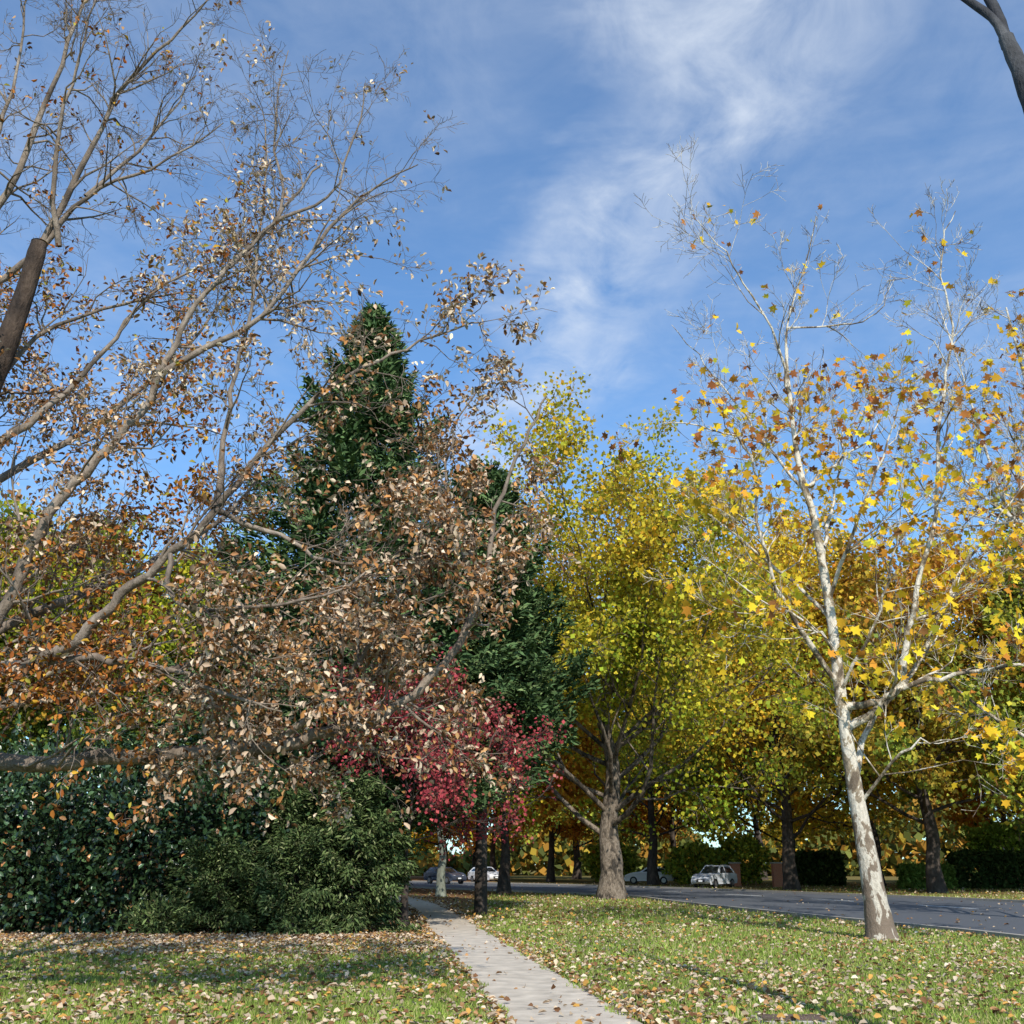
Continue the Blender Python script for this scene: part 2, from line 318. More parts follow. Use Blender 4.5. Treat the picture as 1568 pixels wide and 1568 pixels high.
# ================================================================== generic dense tree
def dense_tree(h,R,r,seed,nlimb,cols_low,cols_high,leaf,per,spread,barkm,first=.2,conical=.35,vary=1.0,tm='quad',mat=None,z0=0,top=.66,elmax=58):
    random.seed(seed); T=Tree()
    cfg={'up':[.05,.06,.05,.02],'n':[7,6,4,0],'ratio':[.52,.5,.45,0],'max':3,'w':.2,'rmin':.012,'dense':True}
    tr=[(0,0,-.1)]+[(G(0,.035*h/10),G(0,.035*h/10),h*f) for f in (.08,.16)]+[(G(0,.12*h/10),G(0,.12*h/10),h*f) for f in (.3,.44,.56,.66)]
    s=smooth(tr); T.polys.append((s,[max(r*(1-p[2]/h*1.25)+r*.4*math.exp(-p[2]*1.5),.03)*U(.95,1.05) for p in s],12))
    for i in range(nlimb):
        f=first+(top-first)*(i+U(0,1))/nlimb; g=(f-first)/(top-first); a=i*2.4+U(-.5,.5); el=math.radians(20+(elmax-12)*g+U(-8,8))
        L=R*(1.05-conical*g)*U(.85,1.1)
        q=min(range(len(s)),key=lambda k:abs(s[k][2]-h*f))
        branch(T,s[q],(math.cos(a)*math.cos(el),math.sin(a)*math.cos(el),math.sin(el)),L,r*.26*(1-.5*g),0,cfg)
    S=np.array(T.sites)[:,:3]
    S=S[rng.random(len(S))<np.where(field(S,1.3*vary,seed*.7)>.3,1.0,.55)]
    P=np.repeat(S,per,0)+rng.normal(size=(len(S)*per,3))*spread
    P=P[P[:,2]>z0+rng.normal(size=len(P))*.5]
    f=np.clip((P[:,2]/h-.25)/.5,0,1)*.7+.6*(field(P,.45*vary,seed)-.5)+.35*(field(P,1.1,seed+2)-.5)+rng.normal(size=len(P))*.14
    lo=pal(len(P),*cols_low); hi=pal(len(P),*cols_high); t=np.clip(f,0,1)[:,None]
    c=lo*(1-t)+hi*t
    lm=leaf_mesh('crown',P,rng.uniform(.7,1.25,len(P))*leaf,c,mat or M_leaf,tm,jit=.27)
    return tube_mesh('wood',T.polys,barkm),lm
def place(name,pair,loc,rot=0,scale=1.0):
    e=empty(name,loc,rot,scale)
    link(bpy.data.objects.new('trunk_and_branches',pair[0]),e); link(bpy.data.objects.new('leaves',pair[1]),e); return e
YEL=([(.78,.54,.05),(.62,.49,.05),(.75,.4,.04),(.44,.43,.05),(.38,.25,.05)],[4,3,2,1.8,1])
GOLD=([(.82,.52,.04),(.72,.56,.05),(.68,.34,.04),(.5,.46,.04)],[3,3.2,1.7,1])
LIME=([(.31,.41,.04),(.47,.47,.04),(.2,.29,.035),(.62,.5,.05)],[3,3,2.4,1.5])
ORA=([(.75,.33,.05),(.62,.23,.04),(.78,.5,.05),(.4,.17,.04)],[3,2,2,1.3])
GRN=([(.1,.16,.03),(.15,.2,.035),(.07,.11,.025),(.22,.25,.04)],[3,3,2,1])
GRL=([(.27,.35,.06),(.37,.42,.06),(.18,.25,.045),(.5,.42,.06)],[3,3,2.3,1.5])
OLV=([(.28,.32,.05),(.5,.44,.05),(.2,.23,.04)],[2,2,2])
c1=dense_tree(21.5,12.5,.6,11,27,LIME,YEL,.23,12,.46,M_plane2,.12,.22,z0=2.7,top=.62,elmax=50)
place('plane_tree',c1,(5.0,55,0),2.4)
c2=dense_tree(23.5,12.5,.5,12,23,YEL,GOLD,.29,13,.5,M_dark,.14,.15,z0=3.4)
place('plane_tree',c2,(19.5,76,0),1.0,1.0)
c3=dense_tree(21,11,.5,13,19,GRL,ORA,.31,11,.5,M_dark,.16,.2,z0=4.2)
place('plane_tree',c3,(26.5,68,0),2.0,1.0)
c4=dense_tree(20,10.5,.45,14,18,GRL,OLV,.31,11,.5,M_dark,.16,.2,z0=4)
place('plane_tree',c4,(35.5,62,0),1.0,1.0); place('plane_tree',c4,(12.5,96,0),3.0,1.05)
fy=dense_tree(17,8.5,.38,21,12,YEL,ORA,.42,9,.55,M_dark,.18,.15,z0=3)
fo=dense_tree(15,8,.36,22,12,ORA,YEL,.42,9,.55,M_dark,.2,.15,z0=2.8)
fg=dense_tree(18,8.5,.4,23,13,GRL,OLV,.42,9,.55,M_dark,.16,.15,z0=2.5)
rows=[(c3,42,77,1.05,.9),(fy,31,92,1.25,2),(fo,47,102,1.2,1),(fg,27,104,1.2,3),(fo,4,112,1.1,5),(fy,-8,128,1.1,2.5),
 (fg,58,76,1.2,3.1),(fo,18,120,1.2,1.1),(fg,8,135,1.3,.2),(fo,-22,146,1,.6),(fg,-5,150,1.4,2),(fy,30,130,1.3,1),
 (fo,-.5,67,1.0,.8),(fy,-8.2,78,1.0,2.2),(fo,-14.5,87,1.0,1.4),(fo,-21,97,1.1,.2),(fg,-14,66,1.0,.9),(fg,-26,58,1.0,2.9),(fo,-34,110,1,1),(fg,58,95,1.2,0),(fo,-2,120,1.0,3.3),(fy,-14,138,1.1,.3),(fo,-28,104,1,2.7)]
for m,x,y,s_,r_ in rows: place('street_tree',m,(x,y,0),r_,s_)
gr=dense_tree(13,5.8,.28,33,14,GRN,([(.45,.45,.04),(.22,.27,.03),(.6,.5,.04)],[3,2,1.5]),.21,10,.36,M_dark,.12)
place('green_tree',gr,(-11.5,38,0),.5); place('green_tree',gr,(-18,36,0),2.5,1.05); place('green_tree',gr,(-7,42,0),4,.9)
gum=dense_tree(14,4.5,.24,41,8,GRN,OLV,.25,7,.4,M_gum,.4,z0=5)
place('eucalyptus_tree',gum,(-3.9,60,0))
RED=([(.4,.06,.075),(.55,.11,.11),(.26,.04,.055),(.42,.18,.14),(.17,.09,.05)],[3,2.5,2.2,1,.8])
red=dense_tree(6.0,4.3,.11,51,13,RED,RED,.11,6,.18,M_dark,.36,.35,2,z0=2.1)
place('maple_tree',red,(-3.0,30.5,0),.3)

# ================================================================== conifers
def conifer(h,R,seed,nb,per,bl,cols,low=.05,shape=.8,droop=.1,el0=-2,el1=48,wd=1.1,tr=1.0,ztwist=.14):
    random.seed(seed); T=Tree(); T.polys.append(([(0,0,-.1),(0,0,h*.3),(0,0,h*.65),(0,0,h*.99)],[.3*h/20*tr,.22*h/20*tr,.12*h/20*tr,.02],10))
    PP=[];AA=[]
    for i in range(nb):
        f=low+(1-low)*(i/nb)**.9*.985; a=i*2.39996+U(-.4,.4)
        L=R*((1-f)**shape)*U(.62,1.2)+.15; el=math.radians(el0+(el1)*f+U(-8,8))
        d=(math.cos(a)*math.cos(el),math.sin(a)*math.cos(el),math.sin(el)); p=(0,0,h*f-.25*L*.3); pts=[p]
        for k in range(5):
            d=vn((d[0],d[1],d[2]+.07-droop*.9*(k>1))); p=vadd(p,d,L/5); pts.append(p)
        T.polys.append((pts,[max(.05*(1-k/5.2)*L/R*tr,.004) for k in range(6)],4))
        A=np.array(pts); n=int(per*(L/R)**1.2)+14
        t=rng.uniform(.12,1,n)**.75*4.999; ii=t.astype(int); q=(t-ii)[:,None]
        base=A[ii]*(1-q)+A[ii+1]*q; dd=nrm(A[ii+1]-A[ii]); side=nrm(np.cross(dd,np.array([[0,0,1.]])))
        lat=rng.uniform(-1,1,n)[:,None]*(1.08-t/5)[:,None]*.42*L
        pos=base+side*lat+dd*np.abs(lat)*.5+np.array([0,0,1.])*(rng.normal(size=(n,1))*ztwist-np.abs(lat)*droop)
        ax=dd*.8+side*np.sign(lat)*.6+np.array([0,0,-.05-droop*1.5]); PP.append(pos); AA.append(ax)
    P=np.concatenate(PP); A=np.concatenate(AA); ok=P[:,2]>.05; P=P[ok]; A=A[ok]; c=pal(len(P),*cols)
    lm=leaf_mesh('sprays',P,rng.uniform(.6,1.3,len(P))*bl,c,M_needle,'spray',axis=A,axis_jit=.42,width=wd,normal_bias=(0,-.3,.6),jit=.3)
    return tube_mesh('cwood',T.polys,M_dark),lm
CON=([(.075,.125,.05),(.1,.16,.06),(.045,.08,.032),(.15,.2,.08)],[3,3,2,1.2])
cn=conifer(21.8,7.8,61,400,460,.29,CON,.13,.82,droop=.05); place('cypress_tree',cn,(-5.3,34.5,0))
cn2=conifer(16.5,5.3,62,320,400,.28,CON,.3,.58,droop=.05); place('cypress_tree',cn2,(-1.1,38.5,0),1)
JUN=([(.08,.115,.04),(.12,.16,.055),(.045,.07,.025),(.2,.22,.1)],[3,2.5,3,1.1])

# ================================================================== shrubs
def shrub(lobes,n,leaf,cols,mat,tm='oval',seed=0,axis=None,jit=.3,nb=(0,-.4,.4),rough=.16,width=1.0,gap=0.0):
    random.seed(seed); PP=[];AX=[]; w=np.array([l[3]*l[4]*l[5] for l in lobes])**.67; w/=w.sum()
    T=Tree()
    for l,ww in zip(lobes,w):
        k=int(n*ww); d=nrm(rng.normal(size=(k,3))); 
        bump=1+rough*np.sin(d[:,0]*7+l[0])*np.cos(d[:,2]*6+l[1])+rough*.7*np.sin(d[:,1]*13+d[:,0]*9+l[0]*3)+rough*.6*np.sin(d[:,2]*17+d[:,0]*15)
        r=(rng.uniform(.35,1.0,k)**.45)*bump+rng.normal(size=k)*.035
        P=np.array(l[:3])+d*r[:,None]*np.array(l[3:6]); ok=P[:,2]>.04
        if gap: ok&=~((field(P,3.1,l[0])*.6+field(P,5.7,l[1])*.4<gap)&(r>.72))
        PP.append(P[ok]); AX.append(d[ok])
        for j in range(5):
            a=U(0,6.28); T.polys.append(([(l[0]+G(0,.15),l[1]+G(0,.15),-.05),(l[0]+math.cos(a)*l[3]*.3,l[1]+math.sin(a)*l[4]*.3,l[2]*.7),(l[0]+math.cos(a)*l[3]*.6,l[1]+math.sin(a)*l[4]*.6,l[2]+l[5]*.4)],[.05,.035,.012],5))
    P=np.concatenate(PP); A=np.concatenate(AX); c=pal(len(P),*cols)
    ax=A*.7+np.array([0,0,.1]) if axis is None else A*.5+np.array(axis)
    lm=leaf_mesh('shrub_leaves',P,rng.uniform(.7,1.3,len(P))*leaf,c,mat,tm,axis=ax,axis_jit=.5,normal_bias=nb,jit=jit,width=width)
    return tube_mesh('stems',T.polys,M_dark),lm
CAM=([(.028,.055,.02),(.04,.08,.028),(.07,.12,.045),(.015,.03,.012),(.38,.17,.06)],[4,4,2,4,.7])
sh=shrub([(-17,29.5,2.0,2.6,2.2,2.3),(-14.2,28.5,2.2,2.3,1.8,2.1),(-12,28.0,1.7,1.7,1.6,2.3),(-9.8,28.6,2.2,1.7,1.7,2.0),(-7.6,29.2,1.9,1.8,1.8,2.6),(-11,27.4,.9,1.2,.9,1.1),(-13,31,2.9,3,2,2.4),(-9,31.5,2.6,3,2,2.4)],84000,.16,CAM,M_gloss,'oval',1,rough=.3,jit=.45,gap=.4)
place('camellia_shrub',sh,(0,0,0))
sh=shrub([(-5.8,30,2.0,1.9,1.6,2.3),(-4.5,30.2,1.7,1.2,1.3,2.0),(-5.5,32,3.2,2.2,1.6,2.6)],36000,.17,([(.03,.055,.02),(.045,.08,.03),(.07,.1,.04)],[3,3,1]),M_needle,'spray',2,rough=.4,width=1.4,jit=.4,gap=.35)
place('evergreen_shrub',sh,(0,0,0))
j1=conifer(3.5,1.75,71,60,420,.15,JUN,.04,.42,droop=.3,el0=12,el1=50,wd=.95,tr=.5,ztwist=.09)
j2=conifer(2.2,1.9,72,46,420,.15,JUN,.05,.35,droop=.22,el0=14,el1=45,wd=.95,tr=.5,ztwist=.09)
place('juniper_shrub',j1,(-4.1,28.0,0),.3); place('juniper_shrub',j2,(-5.4,27.5,0),1.2,.9)
place('juniper_shrub',j2,(-7.3,27.3,0),3.1,.85); place('juniper_shrub',j1,(-5.9,28.8,0),2.0,.95)
sh=shrub([(-5.0,26.6,.2,.7,.5,.3),(-8.6,26.9,.3,.7,.5,.5)],3500,.14,JUN,M_needle,'spray',5,rough=.5)
place('ground_shrub',sh,(0,0,0))
def box_hedge(x0,x1,y0,y1,h,n,cols,leaf=.2):
    fc=rng.integers(0,3,n); u=rng.random(n); v=rng.random(n); P=np.zeros((n,3))
    P[:,0]=x0+(x1-x0)*u; P[:,1]=np.where(fc==0,y0+(y1-y0)*v,np.where(fc==1,y0,y0+(y1-y0)*v)); P[:,2]=np.where(fc==0,h,h*v); 
    s2=fc==2; P[s2,0]=np.where(u[s2]<.5,x0,x1); P[s2,2]=h*rng.random(s2.sum())
    P+=rng.normal(size=P.shape)*.13; P[:,2]=np.maximum(P[:,2],.03)
    lm=leaf_mesh('hedge_leaves',P,rng.uniform(.7,1.3,n)*leaf,pal(n,*cols),M_leaf,'quad')
    T=Tree()
    for i in range(int((x1-x0)/.8)):
        T.polys.append(([(x0+.4+i*.8,(y0+y1)/2,-.05),(x0+.4+i*.8+G(0,.1),(y0+y1)/2,h*.5),(x0+.4+i*.8+G(0,.2),(y0+y1)/2,h*.85)],[.05,.04,.01],5))
    return tube_mesh('hw',T.polys,M_dark),lm
DH=([(.04,.065,.02),(.07,.1,.03)],[1,1])
place('hedge',box_hedge(33,52,80,81.4,2.3,20000,DH,.3),(0,0,0))
place('hedge',box_hedge(28.6,32,79,80,1.4,4500,([(.2,.28,.06),(.13,.2,.04)],[1,1]),.25),(0,0,0))
place('hedge',box_hedge(23.3,27.6,91,92.4,2.4,7000,DH,.35),(0,0,0))
place('garden_bush',shrub([(38.5,84,2.8,3.2,1.8,1.9),(42.5,85,2.6,2.6,1.8,1.6)],9000,.3,([(.32,.42,.06),(.22,.3,.05)],[1,1]),M_leaf,'quad',6),(0,0,0))
place('garden_bush',shrub([(16.5,98,1.6,2.5,1.8,1.8),(10,110,1.8,2.6,1.8,1.8),(21,99,2,2.2,1.8,2)],9000,.35,GRL,M_leaf,'quad',7),(0,0,0))
n=60000; a=rng.uniform(-1.1,1.1,n); d=rng.uniform(175,215,n)
hh=9+4*np.sin(a*23)+3*np.sin(a*51+1); P=np.stack([np.sin(a)*d,np.cos(a)*d,rng.random(n)**.8*hh+.2],1)
lm=leaf_mesh('belt',P,rng.uniform(1.0,2.0,n),pal(n,[(.18,.2,.05),(.5,.26,.05),(.11,.13,.04),(.55,.4,.06)],[3,2.5,2.5,1.5]),M_leaf,'quad')
link(bpy.data.objects.new('distant_trees',lm))

# ================================================================== ground, path, road
def sheet(name,left,right,z,mat,parent=None):
    V=[];F=[]
    for (a,b) in zip(left,right): V+= [(a[0],a[1],z),(b[0],b[1],z)]
    for i in range(len(left)-1): F.append((2*i,2*i+1,2*i+3,2*i+2))
    me=bpy.data.meshes.new(name); me.from_pydata(V,[],F); me.materials.append(mat)
    o=bpy.data.objects.new(name,me); return link(o,parent)
m,nt=nodes('ground'); tc=N(nt,'ShaderNodeTexCoord'); v=tc.outputs['Object']
b=N(nt,'ShaderNodeBsdfDiffuse')
g=ramp(nt,noise(nt,v,1.3,6,.65),[(.3,(.08,.11,.025)),(.5,(.15,.185,.045)),(.7,(.25,.23,.09))])
g=mixc(nt,.5,g,ramp(nt,noise(nt,v,22,5,.7),[(.3,(.3,.3,.22)),(.7,(1,1,1))]),'MULTIPLY')
lit=ramp(nt,noise(nt,v,9,5,.75),[(.35,(.08,.045,.025)),(.5,(.24,.13,.065)),(.68,(.42,.26,.14))])
sp=N(nt,'ShaderNodeSeparateXYZ'); nt.links.new(v,sp.inputs[0])
def mrng(sock,a,b_,o1=1.0):
    r=N(nt,'ShaderNodeMapRange'); r.inputs[1].default_value=a; r.inputs[2].default_value=b_; r.inputs[4].default_value=o1; nt.links.new(sock,r.inputs[0]); return r.outputs[0]
def gm_(op,a,b_,cl=False):
    q=N(nt,'ShaderNodeMath',operation=op,use_clamp=cl)
    for i,vv in enumerate((a,b_)):
        if isinstance(vv,(int,float)): q.inputs[i].default_value=vv
        else: nt.links.new(vv,q.inputs[i])
    return q.outputs[0]
mu=gm_('MULTIPLY',mrng(sp.outputs[1],20.5,25),mrng(sp.outputs[0],-1,-4))
mu=gm_('ADD',mu,mrng(sp.outputs[1],33,52,.5))
nz=gm_('SUBTRACT',gm_('MULTIPLY',noise(nt,v,.45,4,.6),1.9),.98)
nt.links.new(mixc(nt,gm_('ADD',mu,nz,True),g,lit),b.inputs[0]); out(nt,b.outputs[0])
sheet('ground',[(-2500,-2500),(-2500,2500)],[(2500,-2500),(2500,2500)],0,m)

M_conc=simple('path_concrete',(.53,.46,.37),.9,0,.2,.15,3,.22); M_joint=simple('path_joint',(.34,.29,.22),.95)
pc=smooth([(2.6,-6,0),(2.1,1,0),(1.45,7,0),(.67,12.1,0),(.1,16.6,0),(-.95,25,0),(-1.6,30,0),(-2.55,38,0),(-3.95,47.4,0),(-6.5,60,0),(-10,72,0),(-15,84,0)],8)
def walk(path,step):
    o=[];acc=0; 
    for i in range(len(path)-1):
        a,b_=path[i],path[i+1]; L=math.dist(a,b_); t=(step-acc) if o else 0
        while t<=L: 
            o.append((a[0]+(b_[0]-a[0])*t/L,a[1]+(b_[1]-a[1])*t/L)); t+=step; acc=0
        acc=(L-(t-step))
    return o
pw=walk(pc,1.5)
def offs(pts,w):
    o=[]
    for i,p in enumerate(pts):
        a=pts[max(i-1,0)];b_=pts[min(i+1,len(pts)-1)]; dx,dy=b_[0]-a[0],b_[1]-a[1]; l=math.hypot(dx,dy)
        o.append((p[0]+dy/l*w,p[1]-dx/l*w))
    return o
Lp,Rp=offs(pw,-.7),offs(pw,.7); pe=empty('footpath')
sheet('path_base',Lp,Rp,.006,M_joint,pe)
V=[];F=[]
for i in range(len(pw)-1):
    g=.004/1.5; q=lambda A,t:(A[i][0]*(1-t)+A[i+1][0]*t,A[i][1]*(1-t)+A[i+1][1]*t,.014+random.uniform(-.001,.001)); k=len(V)
    V+=[q(Lp,g),q(Rp,g),q(Rp,1-g),q(Lp,1-g)]; F.append((k,k+1,k+2,k+3))
me=bpy.data.meshes.new('slabs'); me.from_pydata(V,[],F); me.materials.append(M_conc); link(bpy.data.objects.new('slabs',me),pe)

near=[(13.5,-20),(13.2,0),(12.6,12),(11.7,25),(10.8,30.8),(8.9,40.5),(7.4,50),(6.6,57),(4.2,63.5),(.5,70),(-6,80),(-16,95),(-30,112),(-60,140)]
far=[(26,-20),(26,0),(26,16),(25.6,30),(25,40),(23.2,50),(20.6,58),(18.6,63),(15.6,71),(12,80),(6,91),(-4,106),(-18,124),(-46,152)]
sm=lambda A:[(p[0],p[1]) for p in smooth([(a[0],a[1],0) for a in A],5)]
near,far=sm(near),sm(far)
M_asph=simple('asphalt',(.09,.096,.108),.85,0,.4,.25,25,.18)
rd=sheet('road',near,far,.005,M_asph)
M_white=simple('road_paint',(.78,.78,.75),.7,0,.3,0,20,.1); M_kerb=simple('kerb_concrete',(.36,.33,.29),.9,0,.2,.1,8,.15)
cen=[((a[0]*.4+b_[0]*.6),(a[1]*.4+b_[1]*.6)) for a,b_ in zip(near,far)]
mk=empty('road_markings'); cw=walk([(a,b_,0) for a,b_ in cen],1.0)
for i in range(0,len(cw)-4,9):
    seg=cw[i:i+5]; sheet('dash',offs(seg,-.1),offs(seg,.1),.010,M_white,mk)
for nm,e_,sgn in (('kerb',near,-1),('kerb',far,1)):
    A=offs(e_,0 if sgn>0 else -.18); B=offs(e_,.18 if sgn>0 else 0); V=[];F=[]
    for a_,b_ in zip(A,B): V+=[(a_[0],a_[1],-.02),(a_[0],a_[1],.11),(b_[0],b_[1],.11),(b_[0],b_[1],-.02)]
    for i in range(len(A)-1):
        for j in range(3): F.append((4*i+j,4*i+j+1,4*i+j+5,4*i+j+4))
    me=bpy.data.meshes.new(nm); me.from_pydata(V,[],F); me.materials.append(M_kerb); link(bpy.data.objects.new(nm,me))

pcx=np.array([p[0] for p in pc]); pcy=np.array([p[1] for p in pc]); nx=np.array([p[0] for p in near]); ny=np.array([p[1] for p in near])
fx=np.array([p[0] for p in far]); fyy=np.array([p[1] for p in far])
def pathx(y): return np.interp(y,pcy,pcx)
def nearx(y): return np.interp(y,ny,nx)
def farx(y): return np.interp(y,fyy,fx)
def scat(n,y0,y1,power=1.0):
    y=y0+(y1-y0)*rng.random(n)**power; x=(rng.random(n)*2-1)*(y*.55+1.5); return x,y
X=[];Y=[];Sz=[]
for n,y0,y1,s_ in ((150000,10,20,.05),(95000,20,34,.075),(36000,34,62,.1),(10000,45,90,.12)):
    x,y=scat(n,y0,y1); X.append(x);Y.append(y);Sz.append(rng.uniform(.6,1.4,n)*s_)
x=np.concatenate(X);y=np.concatenate(Y);sz=np.concatenate(Sz)
onroad=(x>nearx(y)-.25)&(x<farx(y)+.3); wob=.07*np.sin(y*2.3)+.05*np.sin(y*5.1+x); onpath=np.abs(x-pathx(y))<.66+wob
lit_zone=(x<-1.2)&(y>21.5)&(rng.random(len(x))<np.clip((y-21.5)/4,0,.94))
thin=rng.random(len(x))<.35*(field(np.stack([x,y,x*0],1),1.6,2.)>.7)
ok=~onroad&~onpath&~lit_zone&~thin; x,y,sz=x[ok],y[ok],sz[ok]
P=np.stack([x,y,np.zeros(len(x))],1)
patch=field(np.stack([x,y,x*.3],1),.9,.4)*.6+.4*field(np.stack([x,y,x*.3],1),3.1,1.4)
c=pal(len(x),[(.17,.25,.045),(.24,.32,.06),(.34,.35,.11),(.42,.36,.17)],[3,4,2.2,1.4])*(0.68+.55*patch)[:,None]
gm=leaf_mesh('grass_blades',P,sz,c,M_grass,'blade',axis=np.tile([0,0,1.],(len(x),1)),axis_jit=.4,width=.35,normal_bias=(0,-.6,.2))
link(bpy.data.objects.new('grass',gm))
X=[];Y=[]
for n,y0,y1 in ((15000,10.5,20),(16000,20,32),(15000,32,60),(10000,60,105)):
    xx,yy=scat(n,y0,y1); X.append(xx);Y.append(yy)
xx=rng.uniform(-16,-1.5,20000); yy=20.8+rng.random(20000)**1.2*6; X.append(xx);Y.append(yy)
yy=rng.uniform(11,60,5500); xx=pathx(yy)+rng.choice([-1,1],5500)*(.68+rng.exponential(.16,5500)); X.append(xx);Y.append(yy)
x=np.concatenate(X);y=np.concatenate(Y); 
dens=field(np.stack([x,y,x*0],1),.7,3.)*.6+.4*field(np.stack([x,y,x*0],1),2.7,1.)
onpath=np.abs(x-pathx(y))<.68; onroad=(x>nearx(y))&(x<farx(y))
ok=(rng.random(len(x))<.15+1.0*dens)&~(onpath&(rng.random(len(x))<.88))&~(onroad&(rng.random(len(x))<.95))
x,y=x[ok],y[ok]; n=len(x)
P=np.stack([x,y,rng.uniform(.02,.055,n)],1)
c=pal(n,[(.54,.41,.28),(.64,.52,.38),(.38,.21,.1),(.56,.31,.08),(.2,.1,.05)],[4,2.2,2.8,1.8,1.5])
fm=leaf_mesh('fallen',P,rng.uniform(.045,.11,n)*np.where(y>30,1.4,1),c,M_dry,'curl',normal_bias=(0,-.2,1.2),axis=np.stack([rng.normal(size=n),rng.normal(size=n),np.zeros(n)],1),axis_jit=.2,width=1.35)
link(bpy.data.objects.new('fallen_leaves',fm))

# ================================================================== cars
def car(name,loc,rot,col,suv=False):
    e=empty(name,loc,rot)
    paint=simple(name+'_paint',col,.25,.1,.6); glass=simple('car_glass',(.02,.025,.03),.06,0,.8); tyre=simple('tyre',(.02,.02,.02),.8); rim=simple('rim',(.4,.4,.42),.3,.8); tl=simple('tail',(.35,.01,.01),.3); hl=simple('headlamp',(.75,.77,.8),.15); dk=simple('trim',(.03,.03,.03),.5)
    H=1.62 if suv else 1.45
    prof=[(-2.15,.35),(-2.22,.6),(-2.15,.95),(-1.95,1.02),(-1.55,H-.06),(-.9,H),(.1,H-.02),(.75,1.02+.0),(1.6,.93),(2.1,.75),(2.2,.5),(2.1,.3)]
    V=[];F=[]; n=len(prof)
    ws=[.84,.86,.86,.84,.62,.6,.62,.82,.82,.76,.78,.8]
    for sgn in (-1,1):
        for (a,zz),w in zip(prof,ws): V.append((a,sgn*w,zz))
    for i in range(n):
        j=(i+1)%n; F.append((i,j,n+j,n+i))
    for o_,rev in ((0,False),(n,True)):
        low=[o_+i for i in (0,1,2,3,7,8,9,10,11)]; cab=[o_+i for i in (3,4,5,6,7)]
        if rev: low=low[::-1]; cab=cab[::-1]
        F+= [tuple(low),tuple(cab)]
    me=bpy.data.meshes.new('body'); me.from_pydata(V,[],F); me.materials.append(paint); o=bpy.data.objects.new('body',me); link(o,e)
    bv=o.modifiers.new('b','BEVEL'); bv.width=.05; bv.segments=3
    def poly(nm,vs,mt):
        me=bpy.data.meshes.new(nm); me.from_pydata(vs,[],[tuple(range(len(vs)))]); me.materials.append(mt); link(bpy.data.objects.new(nm,me),e)
    for sgn in (-1,1):
        def sw(a,zz): 
            t=(zz-1.02)/(H-1.04); return (a,sgn*(.835-.215*t+.008),zz)
        poly('side_window_front',[sw(-.35,1.07),sw(.55,1.07),sw(.12,H-.12),sw(-.35,H-.1)],glass)
        poly('side_window_rear',[sw(-1.7,1.07),sw(-.45,1.07),sw(-.45,H-.1),sw(-1.4,H-.13)],glass)
    k=.012
    poly('windscreen',[(.73+k,-.72,1.06),(.73+k,.72,1.06),(.16+k,.56,H-.06),(.16+k,-.56,H-.06)],glass)
    poly('rear_window',[(-1.92-k,-.7,1.08),(-1.92-k,.7,1.08),(-1.6-k,.55,H-.12),(-1.6-k,-.55,H-.12)],glass)
    for sgn in (-1,1):
        poly('headlamp',[(2.13,sgn*.42,.66),(2.09,sgn*.74,.68),(2.0,sgn*.78,.79),(2.08,sgn*.42,.77)],hl)
        poly('tail_lamp',[(-2.215,sgn*.5,.75),(-2.2,sgn*.84,.75),(-2.17,sgn*.84,.93),(-2.18,sgn*.55,.93)],tl)
        for wx in (-1.35,1.38):
            for nm,r_,d_,mt,off in (('wheel',.33,.22,tyre,.76),('rim',.2,.24,rim,.765)):
                bpy.ops.mesh.primitive_cylinder_add(vertices=24,radius=r_,depth=d_,location=(0,0,0)); w=bpy.context.object; w.name=nm
                w.parent=e; w.location=(wx,sgn*off,.33); w.rotation_euler=(math.pi/2,0,0); w.data.materials.append(mt)
    poly('grille',[(2.215,-.35,.42),(2.215,.35,.42),(2.16,.35,.62),(2.16,-.35,.62)],dk)
    poly('number_plate',[(2.222,-.18,.45),(2.222,.18,.45),(2.21,.18,.56),(2.21,-.18,.56)],hl)
    return e
car('silver_car',(15.6,84.0,0),math.radians(-128),(.6,.62,.65),True)
car('white_car',(12.6,100,0),math.radians(170),(.78,.78,.78))
car('white_car',(-2.6,108.5,0),math.radians(-60),(.75,.75,.76))
car('dark_car',(-6.2,101,0),math.radians(-50),(.05,.06,.09))

# ================================================================== brick pillars, house
def brickmat(name,c1,c2,sc_=8):
    m,nt=nodes(name); tc=N(nt,'ShaderNodeTexCoord'); mp=N(nt,'ShaderNodeMapping'); mp.inputs['Rotation'].default_value=(math.pi/2,0,0); nt.links.new(tc.outputs['Object'],mp.inputs[0])
    br=N(nt,'ShaderNodeTexBrick'); nt.links.new(mp.outputs[0],br.inputs[0]); br.inputs['Color1'].default_value=c1+(1,); br.inputs['Color2'].default_value=c2+(1,); br.inputs['Mortar'].default_value=(.35,.32,.28,1)
    br.inputs['Scale'].default_value=sc_; br.inputs['Mortar Size'].default_value=.015
    b=N(nt,'ShaderNodeBsdfPrincipled'); b.inputs['Roughness'].default_value=.9; nt.links.new(br.outputs[0],b.inputs[0]); out(nt,b.outputs[0]); return m
M_br=brickmat('red_brick',(.5,.17,.08),(.4,.12,.06)); M_tile=simple('roof_tile',(.32,.17,.12),.8,0,.2,.3,3,.25); M_wh=simple('white_trim',(.7,.68,.63),.6)
M_gl=simple('window_glass',(.03,.035,.04),.08,0,.8)
